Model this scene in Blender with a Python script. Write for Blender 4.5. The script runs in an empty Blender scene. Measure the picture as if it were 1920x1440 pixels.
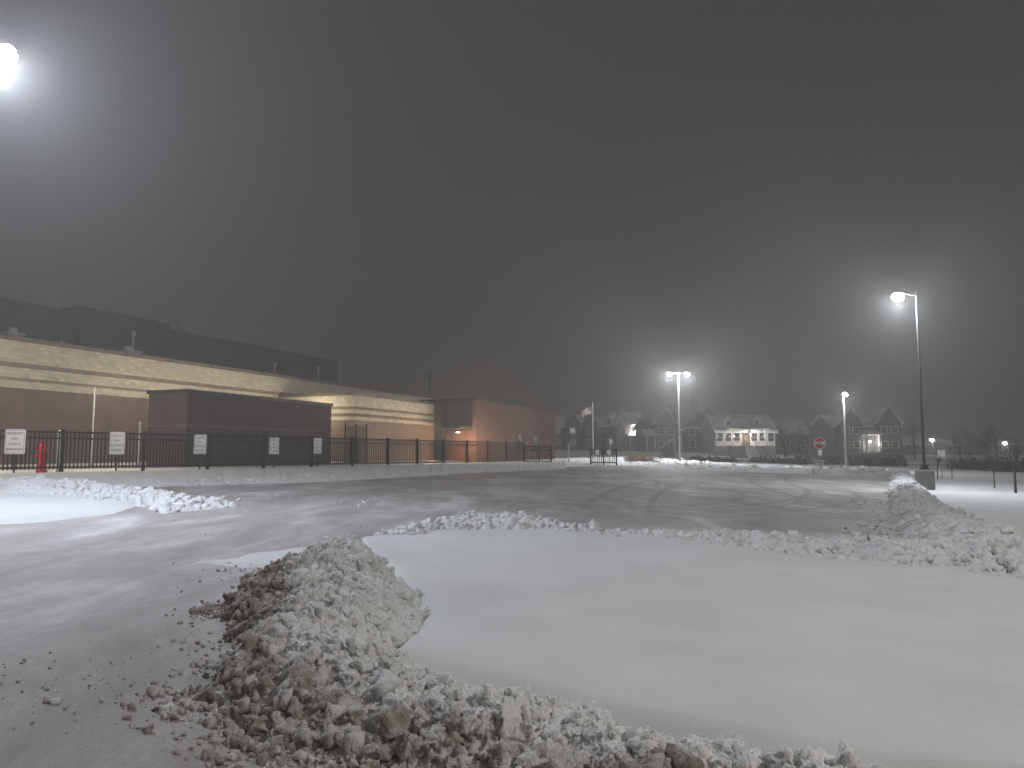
import bpy, bmesh, math, random
import numpy as np
from mathutils import Vector, Matrix, Euler, noise
random.seed(7); rng=np.random.default_rng(7)
R=math.radians
SC=bpy.context.scene; COL=SC.collection
F=1442.0; PIT=R(5.15); CH=1.6; cp,sp=math.cos(PIT),math.sin(PIT)
def ray(px,py):
    a=(px-960)/F; b=(720-py)/F
    return Vector((a, cp-b*sp, sp+b*cp))
def at(px,py,h=0.0):
    d=ray(px,py); den=d.z-.012*d.y+.02*d.x
    if den>-0.002: den=-0.002
    t=(h-CH)/den
    return Vector((d.x*t,d.y*t,CH+d.z*t))
def PD(px,py,D):
    d=ray(px,py); t=D/d.y
    return Vector((d.x*t,D,CH+d.z*t))
def sm(a,b,x):
    t=min(1,max(0,(x-a)/(b-a))); return t*t*(3-2*t)
def terr(x,y):
    return .012*min(y,120)-.02*max(-60,min(60,x))+.9*sm(122,130,y)
# ---------------------------------------------------------------- materials
def nodes(name):
    m=bpy.data.materials.new(name); m.use_nodes=True
    nt=m.node_tree; return m,nt,nt.nodes['Principled BSDF']
def N(nt,t,**kw):
    n=nt.nodes.new(t)
    for k,v in kw.items():
        if k in n.inputs: n.inputs[k].default_value=v
        else: setattr(n,k,v)
    return n
def L(nt,a,b): nt.links.new(a,b)
def ramp(nt,stops,interp='LINEAR'):
    r=nt.nodes.new('ShaderNodeValToRGB'); r.color_ramp.interpolation=interp
    e=r.color_ramp.elements
    while len(e)<len(stops): e.new(0.5)
    for i,(p,c) in enumerate(stops):
        e[i].position=p; e[i].color=(c[0],c[1],c[2],1) if hasattr(c,'__len__') else (c,c,c,1)
    return r
def simple(name,col,rough=.7,metal=0,scale=6,var=.15,bump=.0):
    m,nt,b=nodes(name)
    tc=N(nt,'ShaderNodeTexCoord'); n=N(nt,'ShaderNodeTexNoise',Scale=scale,Detail=5.0)
    L(nt,tc.outputs['Object'],n.inputs['Vector'])
    r=ramp(nt,[(.3,[c*(1-var) for c in col]),(.7,[min(1,c*(1+var)) for c in col])])
    L(nt,n.outputs['Fac'],r.inputs['Fac']); L(nt,r.outputs['Color'],b.inputs['Base Color'])
    b.inputs['Roughness'].default_value=rough; b.inputs['Metallic'].default_value=metal
    b.inputs['Specular IOR Level'].default_value=.3
    if bump:
        bp=N(nt,'ShaderNodeBump',Strength=bump,Distance=.02); L(nt,n.outputs['Fac'],bp.inputs['Height']); L(nt,bp.outputs['Normal'],b.inputs['Normal'])
    return m
def emit(name,col,s):
    m,nt,b=nodes(name); b.inputs['Base Color'].default_value=(*col,1)
    b.inputs['Emission Color'].default_value=(*col,1); b.inputs['Emission Strength'].default_value=s
    return m
def snow_mat(name,col=(.80,.79,.78),dirty=(.30,.262,.22),fine=1.0,attr=True,grain=.35):
    m,nt,b=nodes(name)
    g=N(nt,'ShaderNodeNewGeometry')
    n1=N(nt,'ShaderNodeTexNoise',Scale=1.1,Detail=6.0); n2=N(nt,'ShaderNodeTexNoise',Scale=60.0,Detail=4.0); n3=N(nt,'ShaderNodeTexNoise',Scale=9.0,Detail=6.0)
    for n in (n1,n2,n3): L(nt,g.outputs['Position'],n.inputs['Vector'])
    base=ramp(nt,[(.3,[c*.9 for c in col]),(.7,col)]); L(nt,n1.outputs['Fac'],base.inputs['Fac'])
    out=base.outputs['Color']
    if attr:
        a=N(nt,'ShaderNodeAttribute'); a.attribute_name='dirt'
        ad=N(nt,'ShaderNodeMath',operation='ADD'); L(nt,a.outputs['Fac'],ad.inputs[0])
        sb=N(nt,'ShaderNodeMath',operation='MULTIPLY_ADD'); L(nt,n3.outputs['Fac'],sb.inputs[0]); sb.inputs[1].default_value=1.8; sb.inputs[2].default_value=-.95
        L(nt,sb.outputs[0],ad.inputs[1])
        rr=ramp(nt,[(.15,0),(1.0,1)]); L(nt,ad.outputs[0],rr.inputs['Fac'])
        mx=N(nt,'ShaderNodeMix',data_type='RGBA'); L(nt,rr.outputs['Color'],mx.inputs['Factor']); L(nt,out,mx.inputs['A']); mx.inputs['B'].default_value=(*dirty,1)
        out=mx.outputs['Result']
    L(nt,out,b.inputs['Base Color']); b.inputs['Roughness'].default_value=.85; b.inputs['Specular IOR Level'].default_value=.15
    bp=N(nt,'ShaderNodeBump',Strength=grain,Distance=.012*fine); L(nt,n2.outputs['Fac'],bp.inputs['Height'])
    bp2=N(nt,'ShaderNodeBump',Strength=.35,Distance=.05*fine); L(nt,n3.outputs['Fac'],bp2.inputs['Height']); L(nt,bp.outputs['Normal'],bp2.inputs['Normal'])
    L(nt,bp2.outputs['Normal'],b.inputs['Normal'])
    return m
M={}
M['snow_rough']=snow_mat('snow_rough',fine=1.5,grain=.8)
M['snow_smooth']=snow_mat('snow_smooth',col=(.70,.695,.68),fine=.4,attr=False,grain=1.0)
M['snow_far']=snow_mat('snow_far',col=(.86,.86,.85),fine=2.0,attr=False)
def lot_material():
    m,nt,b=nodes('packed_snow_asphalt')
    g=N(nt,'ShaderNodeNewGeometry'); pos=g.outputs['Position']
    mp=N(nt,'ShaderNodeMapping'); mp.inputs['Rotation'].default_value=(0,0,R(-24)); mp.inputs['Scale'].default_value=(1.0,.22,1); L(nt,pos,mp.inputs['Vector'])
    mp2=N(nt,'ShaderNodeMapping'); mp2.inputs['Rotation'].default_value=(0,0,R(52)); mp2.inputs['Scale'].default_value=(1.0,.5,1); L(nt,pos,mp2.inputs['Vector'])
    big=N(nt,'ShaderNodeTexNoise',Scale=.45,Detail=8.0,Roughness=.66,Distortion=.8); L(nt,mp2.outputs[0],big.inputs['Vector'])
    st=N(nt,'ShaderNodeTexNoise',Scale=1.1,Detail=8.0,Roughness=.65,Distortion=.5); L(nt,mp.outputs[0],st.inputs['Vector'])
    fn=N(nt,'ShaderNodeTexNoise',Scale=28.0,Detail=6.0,Roughness=.75); L(nt,pos,fn.inputs['Vector'])
    gr=N(nt,'ShaderNodeTexNoise',Scale=140.0,Detail=3.0); L(nt,pos,gr.inputs['Vector'])
    s0=N(nt,'ShaderNodeMath',operation='MULTIPLY'); L(nt,st.outputs['Fac'],s0.inputs[0]); s0.inputs[1].default_value=.6
    a=N(nt,'ShaderNodeMath',operation='MULTIPLY_ADD'); L(nt,big.outputs['Fac'],a.inputs[0]); a.inputs[1].default_value=1.0
    L(nt,s0.outputs[0],a.inputs[2])
    a2=N(nt,'ShaderNodeMath',operation='MULTIPLY_ADD'); L(nt,fn.outputs['Fac'],a2.inputs[0]); a2.inputs[1].default_value=.3; L(nt,a.outputs[0],a2.inputs[2])
    sep=N(nt,'ShaderNodeSeparateXYZ'); L(nt,pos,sep.inputs[0])
    last=None; arcs=[]
    for (qx,qy,r0,sx,sy) in [(1300,905,14,1,.0),(1385,925,10,-1,.1),(1450,940,17,1,.3),(1500,915,22,-1,.2),(900,930,40,.4,1),(1570,930,60,1,-.1),(1230,930,90,1,-.25)]:
        q=at(qx,qy); d=Vector((sx,sy)).normalized()
        for off in (0,1.7): arcs.append((q.x+d.x*r0,q.y+d.y*r0,r0+off))
    for cx,cy,r0 in arcs:
        cv=N(nt,'ShaderNodeCombineXYZ'); L(nt,sep.outputs[0],cv.inputs[0]); L(nt,sep.outputs[1],cv.inputs[1])
        ds=N(nt,'ShaderNodeVectorMath',operation='DISTANCE'); L(nt,cv.outputs[0],ds.inputs[0]); ds.inputs[1].default_value=(cx,cy,0)
        cm=N(nt,'ShaderNodeMath',operation='COMPARE'); L(nt,ds.outputs['Value'],cm.inputs[0]); cm.inputs[1].default_value=r0; cm.inputs[2].default_value=.12
        if last is None: last=cm.outputs[0]
        else:
            mxm=N(nt,'ShaderNodeMath',operation='MAXIMUM'); L(nt,last,mxm.inputs[0]); L(nt,cm.outputs[0],mxm.inputs[1]); last=mxm.outputs[0]
    fade=N(nt,'ShaderNodeMapRange'); L(nt,sep.outputs[1],fade.inputs[0]); fade.inputs[1].default_value=16; fade.inputs[2].default_value=24
    t0=N(nt,'ShaderNodeMath',operation='MULTIPLY'); L(nt,last,t0.inputs[0]); L(nt,fade.outputs[0],t0.inputs[1])
    tn=N(nt,'ShaderNodeMath',operation='MULTIPLY'); L(nt,t0.outputs[0],tn.inputs[0]); L(nt,fn.outputs['Fac'],tn.inputs[1])
    a3=N(nt,'ShaderNodeMath',operation='MULTIPLY_ADD'); L(nt,tn.outputs[0],a3.inputs[0]); a3.inputs[1].default_value=-.32; L(nt,a2.outputs[0],a3.inputs[2])
    dv=N(nt,'ShaderNodeMath',operation='MULTIPLY'); L(nt,a3.outputs[0],dv.inputs[0]); dv.inputs[1].default_value=.5
    r=ramp(nt,[(.34,(.28,.25,.232)),(.43,(.375,.34,.32)),(.49,(.455,.42,.40)),(.54,(.56,.53,.51)),(.59,(.70,.68,.67)),(.66,(.78,.765,.755))])
    L(nt,dv.outputs[0],r.inputs['Fac'])
    mg=N(nt,'ShaderNodeMix',data_type='RGBA',blend_type='MULTIPLY'); mg.inputs['Factor'].default_value=.6
    rg=ramp(nt,[(.35,.6),(.6,1.1)]); L(nt,gr.outputs['Fac'],rg.inputs['Fac'])
    L(nt,r.outputs['Color'],mg.inputs['A']); L(nt,rg.outputs['Color'],mg.inputs['B'])
    L(nt,mg.outputs['Result'],b.inputs['Base Color']); b.inputs['Roughness'].default_value=.75; b.inputs['Specular IOR Level'].default_value=.25
    bp=N(nt,'ShaderNodeBump',Strength=.8,Distance=.03); L(nt,a2.outputs[0],bp.inputs['Height']); L(nt,bp.outputs['Normal'],b.inputs['Normal'])
    return m
M['lot']=lot_material()
def brick(name,stops,mortar=.75,bw=.42,bh=.2,z0=0,z1=8.2,var=.16):
    m,nt,b=nodes(name)
    tc=N(nt,'ShaderNodeTexCoord'); s=N(nt,'ShaderNodeSeparateXYZ'); L(nt,tc.outputs['Object'],s.inputs[0])
    ad=N(nt,'ShaderNodeMath',operation='ADD'); L(nt,s.outputs[0],ad.inputs[0]); L(nt,s.outputs[1],ad.inputs[1])
    c=N(nt,'ShaderNodeCombineXYZ'); L(nt,ad.outputs[0],c.inputs[0]); L(nt,s.outputs[2],c.inputs[1])
    bt=N(nt,'ShaderNodeTexBrick',Scale=1.0); bt.inputs['Brick Width'].default_value=bw; bt.inputs['Row Height'].default_value=bh
    bt.inputs['Mortar Size'].default_value=.012; bt.inputs['Color1'].default_value=(1-var,1-var,1-var,1); bt.inputs['Color2'].default_value=(1+var,1+var,1+var,1); bt.inputs['Mortar'].default_value=(mortar,mortar,mortar,1)
    L(nt,c.outputs[0],bt.inputs['Vector'])
    dv=N(nt,'ShaderNodeMapRange'); L(nt,s.outputs[2],dv.inputs[0]); dv.inputs[1].default_value=z0; dv.inputs[2].default_value=z1
    r=ramp(nt,[((z-z0)/(z1-z0),col) for z,col in stops],'CONSTANT'); L(nt,dv.outputs[0],r.inputs['Fac'])
    mx=N(nt,'ShaderNodeMix',data_type='RGBA',blend_type='MULTIPLY'); mx.inputs['Factor'].default_value=1; L(nt,r.outputs['Color'],mx.inputs['A']); L(nt,bt.outputs['Color'],mx.inputs['B'])
    n=N(nt,'ShaderNodeTexNoise',Scale=.6,Detail=5.0); L(nt,tc.outputs['Object'],n.inputs['Vector']); rn=ramp(nt,[(.3,.88),(.7,1.04)]); L(nt,n.outputs['Fac'],rn.inputs['Fac'])
    m2=N(nt,'ShaderNodeMix',data_type='RGBA',blend_type='MULTIPLY'); m2.inputs['Factor'].default_value=1; L(nt,mx.outputs['Result'],m2.inputs['A']); L(nt,rn.outputs['Color'],m2.inputs['B'])
    L(nt,m2.outputs['Result'],b.inputs['Base Color']); b.inputs['Roughness'].default_value=.85
    bp=N(nt,'ShaderNodeBump',Strength=.4,Distance=.01); L(nt,bt.outputs['Fac'],bp.inputs['Height']); bp.invert=True; L(nt,bp.outputs['Normal'],b.inputs['Normal'])
    return m
CR=(.46,.405,.30); BR=(.14,.085,.072); TN=(.2,.135,.1)
M['wing']=brick('banded_brick',[(0,BR),(5.05,CR),(5.42,TN),(5.58,CR),(6.15,TN),(6.4,CR)])
M['low']=brick('banded_brick_low',[(0,TN),(4.1,CR),(4.35,TN),(4.6,CR),(4.9,TN),(5.1,CR)])
M['garage']=brick('dark_brick',[(0,(.075,.048,.042)),(3.05,(.14,.105,.082)),(3.2,(.08,.051,.044))])
M['redbrick']=brick('red_brick',[(0,(.12,.054,.034)),(3.0,(.088,.043,.031))],bw=.3,bh=.12)
M['gym']=simple('dark_metal_panel',(.026,.023,.022),.8,scale=.4,var=.2)
M['cap']=simple('dark_cap',(.035,.032,.03),.5)
M['capmid']=simple('brown_cap',(.12,.085,.065),.5)
M['black']=simple('black_metal',(.012,.012,.013),.5)
M['galv']=simple('galvanised_steel',(.3,.3,.3),.5,.4)
M['polelight']=simple('grey_pole_paint',(.28,.27,.25),.5)
M['poledark']=simple('bronze_pole_paint',(.035,.033,.032),.5)
M['concrete']=simple('concrete',(.2,.19,.18),.9,scale=12,bump=.5)
M['white']=simple('white_paint',(.68,.68,.66),.5,var=.04)
M['signwhite']=simple('sign_white',(.88,.87,.86),.4,var=.03)
M['signred']=simple('sign_red',(.4,.02,.025),.4,var=.05)
M['ink']=simple('sign_ink',(.3,.17,.16),.5)
M['hydred']=simple('red_enamel',(.6,.02,.035),.4,var=.1)
M['roofsnow']=simple('snowy_roof',(.6,.6,.61),.9,scale=.7,var=.3)
M['roofdark']=simple('thin_snow_shingle',(.2,.2,.205),.9,scale=1.5,var=.4)
M['glass']=simple('dark_glass',(.03,.033,.038),.15,var=.2)
M['door']=simple('painted_door',(.12,.06,.04),.5)
M['lamp']=emit('lamp_lens',(.95,.98,1.0),150)
M['warm']=emit('porch_bulb',(1,.88,.7),30)
M['bark']=simple('bark',(.07,.058,.05),.9,bump=.5)
M['leaf']=simple('dark_foliage',(.05,.05,.04),.9,scale=3,var=.5)
M['straw']=simple('dry_grass',(.30,.25,.17),.9,scale=5,var=.3)
M['flagred']=simple('flag_red',(.16,.05,.055),.8); M['flagwhite']=simple('flag_white',(.38,.375,.36),.8,var=.03); M['flagblue']=simple('flag_blue',(.03,.04,.08),.8)
def siding(name,col):
    m,nt,b=nodes(name); tc=N(nt,'ShaderNodeTexCoord'); w=N(nt,'ShaderNodeTexWave',Scale=1.6,Distortion=0.0); w.bands_direction='Z'; w.wave_profile='SAW'
    L(nt,tc.outputs['Object'],w.inputs['Vector']); r=ramp(nt,[(0,[c*.8 for c in col]),(1,[c*1.08 for c in col])]); L(nt,w.outputs['Fac'],r.inputs['Fac']); L(nt,r.outputs['Color'],b.inputs['Base Color']); b.inputs['Roughness'].default_value=.8
    return m
for k,c in {'s_grey':(.2,.2,.2),'s_blue':(.13,.145,.165),'s_white':(.6,.59,.56),'s_dark':(.09,.09,.095)}.items(): M[k]=siding('siding_'+k[2:],c)
# ---------------------------------------------------------------- builders
class MB:
    def __init__(s): s.v=[]; s.f=[]; s.mi=[]
    def add(s,vs,fs,mi=0):
        o=len(s.v); s.v+= [tuple(v) for v in vs]; s.f+=[tuple(i+o for i in f) for f in fs]; s.mi+=[mi]*len(fs); return s
    def box(s,x0,x1,y0,y1,z0,z1,mi=0):
        return s.add([(x0,y0,z0),(x1,y0,z0),(x1,y1,z0),(x0,y1,z0),(x0,y0,z1),(x1,y0,z1),(x1,y1,z1),(x0,y1,z1)],
            [(0,3,2,1),(4,5,6,7),(0,1,5,4),(1,2,6,5),(2,3,7,6),(3,0,4,7)],mi)
    def tube(s,a,b,r0,r1=None,n=8):
        a=Vector(a); b=Vector(b); r1=r0 if r1 is None else r1; d=(b-a).normalized()
        u=d.orthogonal().normalized(); w=d.cross(u); vs=[]
        for c,r in ((a,r0),(b,r1)):
            for i in range(n):
                t=2*math.pi*i/n; vs.append(c+u*r*math.cos(t)+w*r*math.sin(t))
        fs=[(i,(i+1)%n,n+(i+1)%n,n+i) for i in range(n)]+[tuple(range(n))[::-1],tuple(range(n,2*n))]
        return s.add(vs,fs)
    def lathe(s,prof,c=(0,0,0),n=20):
        vs=[];fs=[]
        for r,z in prof:
            for i in range(n):
                t=2*math.pi*i/n; vs.append((c[0]+r*math.cos(t),c[1]+r*math.sin(t),c[2]+z))
        for k in range(len(prof)-1):
            for i in range(n): fs.append((k*n+i,k*n+(i+1)%n,(k+1)*n+(i+1)%n,(k+1)*n+i))
        fs.append(tuple(range(n))[::-1]); fs.append(tuple(range((len(prof)-1)*n,len(prof)*n)))
        return s.add(vs,fs)
    def build(s,name,mat,parent=None,smooth=False,loc=None,rot=None):
        me=bpy.data.meshes.new(name); me.from_pydata(s.v,[],s.f)
        mats=mat if isinstance(mat,list) else [mat]
        for m in mats: me.materials.append(m)
        if len(mats)>1: me.polygons.foreach_set('material_index',s.mi)
        if smooth: me.polygons.foreach_set('use_smooth',[True]*len(me.polygons))
        me.update(); o=bpy.data.objects.new(name,me); COL.objects.link(o)
        if parent: o.parent=parent
        if loc is not None: o.location=loc
        if rot is not None: o.rotation_euler=rot
        return o
def tag(o,label=None,cat=None,group=None,kind=None):
    if label: o['label']=label
    if cat: o['category']=cat
    if group: o['group']=group
    if kind: o['kind']=kind
    return o
def empty(name,loc,rz=0,label=None,cat=None,group=None):
    o=bpy.data.objects.new(name,None); o.empty_display_size=.3; COL.objects.link(o); o.location=loc; o.rotation_euler=(0,0,rz)
    return tag(o,label,cat,group)
def light(parent,loc,power,col=(1,1,1),rad=.12,spot=None,name='light_source'):
    ld=bpy.data.lights.new(name,'SPOT' if spot else 'POINT'); ld.energy=power; ld.color=col; ld.shadow_soft_size=rad
    if spot: ld.spot_size=R(spot); ld.spot_blend=.6
    o=bpy.data.objects.new(name,ld); COL.objects.link(o); o.parent=parent; o.location=loc; return o
def mesh_np(name,V,T,mat,dirt=None,smooth=True):
    me=bpy.data.meshes.new(name); V=np.asarray(V,dtype=np.float32); T=np.asarray(T,dtype=np.int32)
    me.vertices.add(len(V)); me.vertices.foreach_set('co',V.ravel())
    me.loops.add(T.size); me.loops.foreach_set('vertex_index',T.ravel())
    me.polygons.add(len(T)); me.polygons.foreach_set('loop_start',np.arange(0,T.size,3,dtype=np.int32))
    me.polygons.foreach_set('use_smooth',np.full(len(T),smooth))
    me.materials.append(mat)
    if dirt is not None:
        a=me.attributes.new('dirt','FLOAT','POINT'); a.data.foreach_set('value',np.asarray(dirt,dtype=np.float32))
    me.update(calc_edges=True); me.validate()
    o=bpy.data.objects.new(name,me); COL.objects.link(o); return o
def ico(sub):
    bm=bmesh.new(); bmesh.ops.create_icosphere(bm,subdivisions=sub,radius=1)
    v=np.array([x.co[:] for x in bm.verts]); f=np.array([[q.index for q in p.verts] for p in bm.faces]); bm.free(); return v,f
LV={}
for sub in (2,3):
    v,f=ico(sub); vs=[]
    for k in range(18):
        w=np.array([ (1+.7*noise.noise(Vector(p)*1.3+Vector((k*7.3,1,2)))+.5*noise.noise(Vector(p)*3.0+Vector((k*3.1,5,9)))+.28*noise.noise(Vector(p)*6+Vector((k,3,1)))) for p in v])[:,None]*v
        vs.append(w)
    LV[sub]=(vs,f)
def lumps(centers,sizes,dirts,sub):
    vs,f=LV[sub]; VV=[];TT=[];DD=[]; o=0; nv=len(vs[0])
    for c,s,d in zip(centers,sizes,dirts):
        m=np.array(Euler(rng.uniform(0,6.28,3)).to_matrix()); sc=s*rng.uniform(.55,1.25,3)
        w=(vs[rng.integers(len(vs))]*sc)@m.T+np.asarray(c); VV.append(w); TT.append(f+o); DD.append(np.full(nv,d)); o+=nv
    return np.concatenate(VV),np.concatenate(TT),np.concatenate(DD)
def strip(name,stations,step,hn=.02,seed=0,nclump=0,csize=(.03,.08),sub=2,dirtf=None,power=.75,mat='snow_rough',lumpamp=.05,lumpscale=7,edge=.12,cbias=None,cexp=2.6,sizef=None):
    P=[(at(*a).xy,at(*b).xy,h) for a,b,h in stations]
    mid=[(a+b)/2 for a,b,_ in P]; cum=[0]
    for i in range(1,len(P)): cum.append(cum[-1]+(mid[i]-mid[i-1]).length)
    total=cum[-1]; width=max((a-b).length for a,b,_ in P)
    nu=max(8,int(total/step)); nv=max(6,int(width/step))
    V=np.zeros((nu+1,nv+1,3)); D=np.zeros((nu+1,nv+1))
    def cr(p0,p1,p2,p3,t): return .5*((2*p1)+(-p0+p2)*t+(2*p0-5*p1+4*p2-p3)*t*t+(-p0+3*p1-3*p2+p3)*t**3)
    for i in range(nu+1):
        s=total*i/nu; k=0
        while k<len(P)-2 and cum[k+1]<s: k+=1
        t=(s-cum[k])/max(1e-6,cum[k+1]-cum[k]); q=[P[max(0,k-1)],P[k],P[k+1],P[min(len(P)-1,k+2)]]
        A=cr(*[x[0] for x in q],t); B=cr(*[x[1] for x in q],t); h=max(.01,cr(*[x[2] for x in q],t))
        W=(A-B); wl=W.length; W=W/max(wl,1e-6)
        A=A+W*edge*noise.noise(Vector((s*1.7,seed,0)))*2; B=B-W*edge*noise.noise(Vector((s*1.7,seed+9,0)))*2
        h*=1+.35*noise.noise(Vector((s*1.3,seed+4,3)))+.3*noise.noise(Vector((s*4,seed+4,7)))
        for j in range(nv+1):
            v=j/nv; p=A.lerp(B,v); e=math.sin(math.pi*v); z=h*(e**power if e>0 else 0)
            q3=Vector((p.x,p.y,seed))
            if lumpamp:
                q4=q3+Vector((noise.noise(q3*5),noise.noise(q3*5+Vector((9,9,9))),0))*.12
                f1=noise.voronoi(q4*lumpscale)[0][0]; f2=noise.voronoi(q4*lumpscale*2.3)[0][0]; f3=noise.noise(q3*lumpscale*5)
                am=lumpamp*(1+.6*noise.noise(q3*1.6))
                z+=min(1,e*2.2)*(am*(.6-f1)*1.5+am*.6*(.5-f2)+am*.3*f3)
            z+=e*hn*noise.noise(q3*2.2)*2
            z-=.035*(1-min(1,e*6))
            V[i,j]=(p.x,p.y,terr(p.x,p.y)+z); D[i,j]=(dirtf(i/nu,v) if dirtf else 0)
    VV=V.reshape(-1,3); idx=np.arange((nu+1)*(nv+1)).reshape(nu+1,nv+1)
    a=idx[:-1,:-1].ravel();b=idx[1:,:-1].ravel();c=idx[1:,1:].ravel();d=idx[:-1,1:].ravel()
    T=np.concatenate([np.stack([a,b,c],1),np.stack([a,c,d],1)])
    n=np.cross(VV[T[0][1]]-VV[T[0][0]],VV[T[0][2]]-VV[T[0][0]])
    if n[2]<0: T=T[:,::-1]
    DD=D.ravel()
    if nclump:
        jj=rng.integers(1,nv,nclump) if cbias is None else np.clip((rng.beta(*cbias,nclump)*nv).astype(int),1,nv-1)
        ii=rng.integers(0,nu+1,nclump); cs=V[ii,jj]+rng.normal(0,.012,(nclump,3)); dd=D[ii,jj]+rng.normal(0,.1,nclump)
        sz=csize[0]+(csize[1]-csize[0])*rng.random(nclump)**cexp
        if sizef: sz=sz*np.array([sizef(a/nu,b/nv) for a,b in zip(ii,jj)])
        cs[:,2]-=sz*.25
        v2,t2,d2=lumps(cs,sz,dd,sub); T=np.concatenate([T,t2+len(VV)]); VV=np.concatenate([VV,v2]); DD=np.concatenate([DD,d2])
    return mesh_np(name,VV,T,M[mat],DD)
def patch(name,poly,h,edge,res,mat,amp=.02,seed=0,scale=.6):
    pts=np.array([tuple(at(*p).xy) for p in poly]); x0,y0=pts.min(0)-.2; x1,y1=pts.max(0)+.2
    xs=np.arange(x0,x1,res); ys=np.arange(y0,y1,res); X,Y=np.meshgrid(xs,ys)
    ins=np.zeros(X.shape,bool); dist=np.full(X.shape,1e9)
    for i in range(len(pts)):
        a=pts[i]; b=pts[(i+1)%len(pts)]
        c=((a[1]>Y)!=(b[1]>Y))&(X<(b[0]-a[0])*(Y-a[1])/((b[1]-a[1]) or 1e-9)+a[0]); ins^=c
        ab=b-a; t=np.clip(((X-a[0])*ab[0]+(Y-a[1])*ab[1])/(ab@ab+1e-9),0,1)
        dist=np.minimum(dist,np.hypot(X-a[0]-t*ab[0],Y-a[1]-t*ab[1]))
    sd=np.where(ins,dist,-dist)
    nz=np.array([[noise.noise(Vector((x*scale,y*scale,seed)))+.35*noise.noise(Vector((x*scale*3.3,y*scale*3.3,seed+3))) for x in xs] for y in ys])
    sd2=sd+edge*.6*nz; t=np.clip(sd2/edge,-.3,1); Z=np.where(t>0,h*(t*t*(3-2*t)),t*.15)+amp*nz*np.clip(t,0,1)
    G=.012*Y-.02*X; V=np.stack([X,Y,G+Z],-1).reshape(-1,3)
    idx=np.arange(X.size).reshape(X.shape); keep=(t[:-1,:-1]>-.25)|(t[1:,1:]>-.25)
    a=idx[:-1,:-1][keep];b=idx[:-1,1:][keep];c=idx[1:,1:][keep];d=idx[1:,:-1][keep]
    T=np.concatenate([np.stack([a,b,c],1),np.stack([a,c,d],1)])
    return mesh_np(name,V,T,M[mat],np.zeros(len(V)))
# ---------------------------------------------------------------- setting
xs=[-1500,-600,-250,-120,-60,-40,-20,0,20,40,60,90,130,200,400,700,1500]; ys=[-300,-60,-20,0,20,40,60,80,100,120,122,124,126,128,130,150,200,300,500,900,1500]
g=MB(); g.v=[(x,y,terr(x,y)) for y in ys for x in xs]; nx=len(xs)
g.f=[(j*nx+i,j*nx+i+1,(j+1)*nx+i+1,(j+1)*nx+i) for j in range(len(ys)-1) for i in range(nx-1)]; g.mi=[0]*len(g.f)
tag(g.build('ground',M['snow_far']),kind='structure')
lotp=[at(-500,925),at(-200,921),at(150,914),at(400,908),at(620,900),at(900,883),at(1050,876),at(1190,871),at(1300,878),at(1520,886),at(1700,891),at(1700,960),at(1760,1030),at(2100,1100)]
pl=[(p.x,p.y) for p in lotp]+[(12,4),(12,-12),(-25,-12),(-40,10)]
b=MB(); b.add([(x,y,.012*y-.02*x+.012) for x,y in pl],[tuple(range(len(pl)))[::-1]]); tag(b.build('parking_lot',M['lot']),kind='structure')
b=MB(); ya,yb=97,104; b.add([(-60,ya,terr(-60,ya)+.012),(60,ya,terr(60,ya)+.012),(60,yb,terr(60,yb)+.012),(-60,yb,terr(-60,yb)+.012)],[(0,1,2,3)]); tag(b.build('street',M['lot']),kind='structure')
fa=at(0,889); fb=at(1000,869)
fd=(fb.xy-fa.xy).normalized(); fn_=Vector((-fd.y,fd.x)); b=MB(); cc=[fa.xy-fd*14+fn_*3.3,fa.xy+fd*44+fn_*3.3,fa.xy+fd*44+fn_*4.4,fa.xy-fd*14+fn_*4.4]
b.add([(p.x,p.y,terr(p.x,p.y)+.012) for p in cc],[(0,1,2,3)]); tag(b.build('footpath',M['lot']),kind='structure')
fld=patch('snow_field',[(660,1022),(760,1008),(900,1000),(1040,1004),(1200,1016),(1400,1030),(1560,1050),(1700,1070),(1850,1085),(2100,1100),(2600,1300),(2500,1600),(1650,1500),(1400,1440),(1150,1390),(950,1330),(800,1295),(700,1255),(745,1200),(765,1150),(720,1090),(670,1045)],.13,.25,.05,'snow_smooth',amp=.045,seed=3,scale=.5)
tag(fld,kind='structure')
def dA(u,v):
    x=1-sm(.18,.48,v)
    n=noise.noise(Vector((u*9,v*3,2)))*.35
    return max(0,min(1.1,x*(1.0-.25*sm(.5,.7,u))+n*.4))
rA=strip('snow_ridge',[((630,1036),(672,1030),.10),((572,1064),(706,1052),.27),((495,1096),(750,1097),.37),((420,1140),(798,1152),.36),((430,1200),(785,1205),.35),((410,1290),(725,1245),.33),((440,1360),(800,1285),.26),((620,1425),(950,1330),.21),((850,1480),(1150,1385),.18),((1180,1540),(1400,1435),.17),((1500,1620),(1660,1475),.16)],
   .014,seed=1,nclump=6500,csize=(.008,.072),sub=3,dirtf=dA,lumpamp=.06,lumpscale=8.5,cbias=(1.0,1.35),cexp=4.0,sizef=lambda u,v:1.12-.3*sm(.35,.8,v)+.12*sm(.5,.65,u))
tag(rA,'dirty lumpy ridge of plowed snow curving through the foreground to the bottom edge','snow bank')
dB=lambda u,v: .03+.25*noise.noise(Vector((u*14,v*2,5)))+.12*(1-v)
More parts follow.
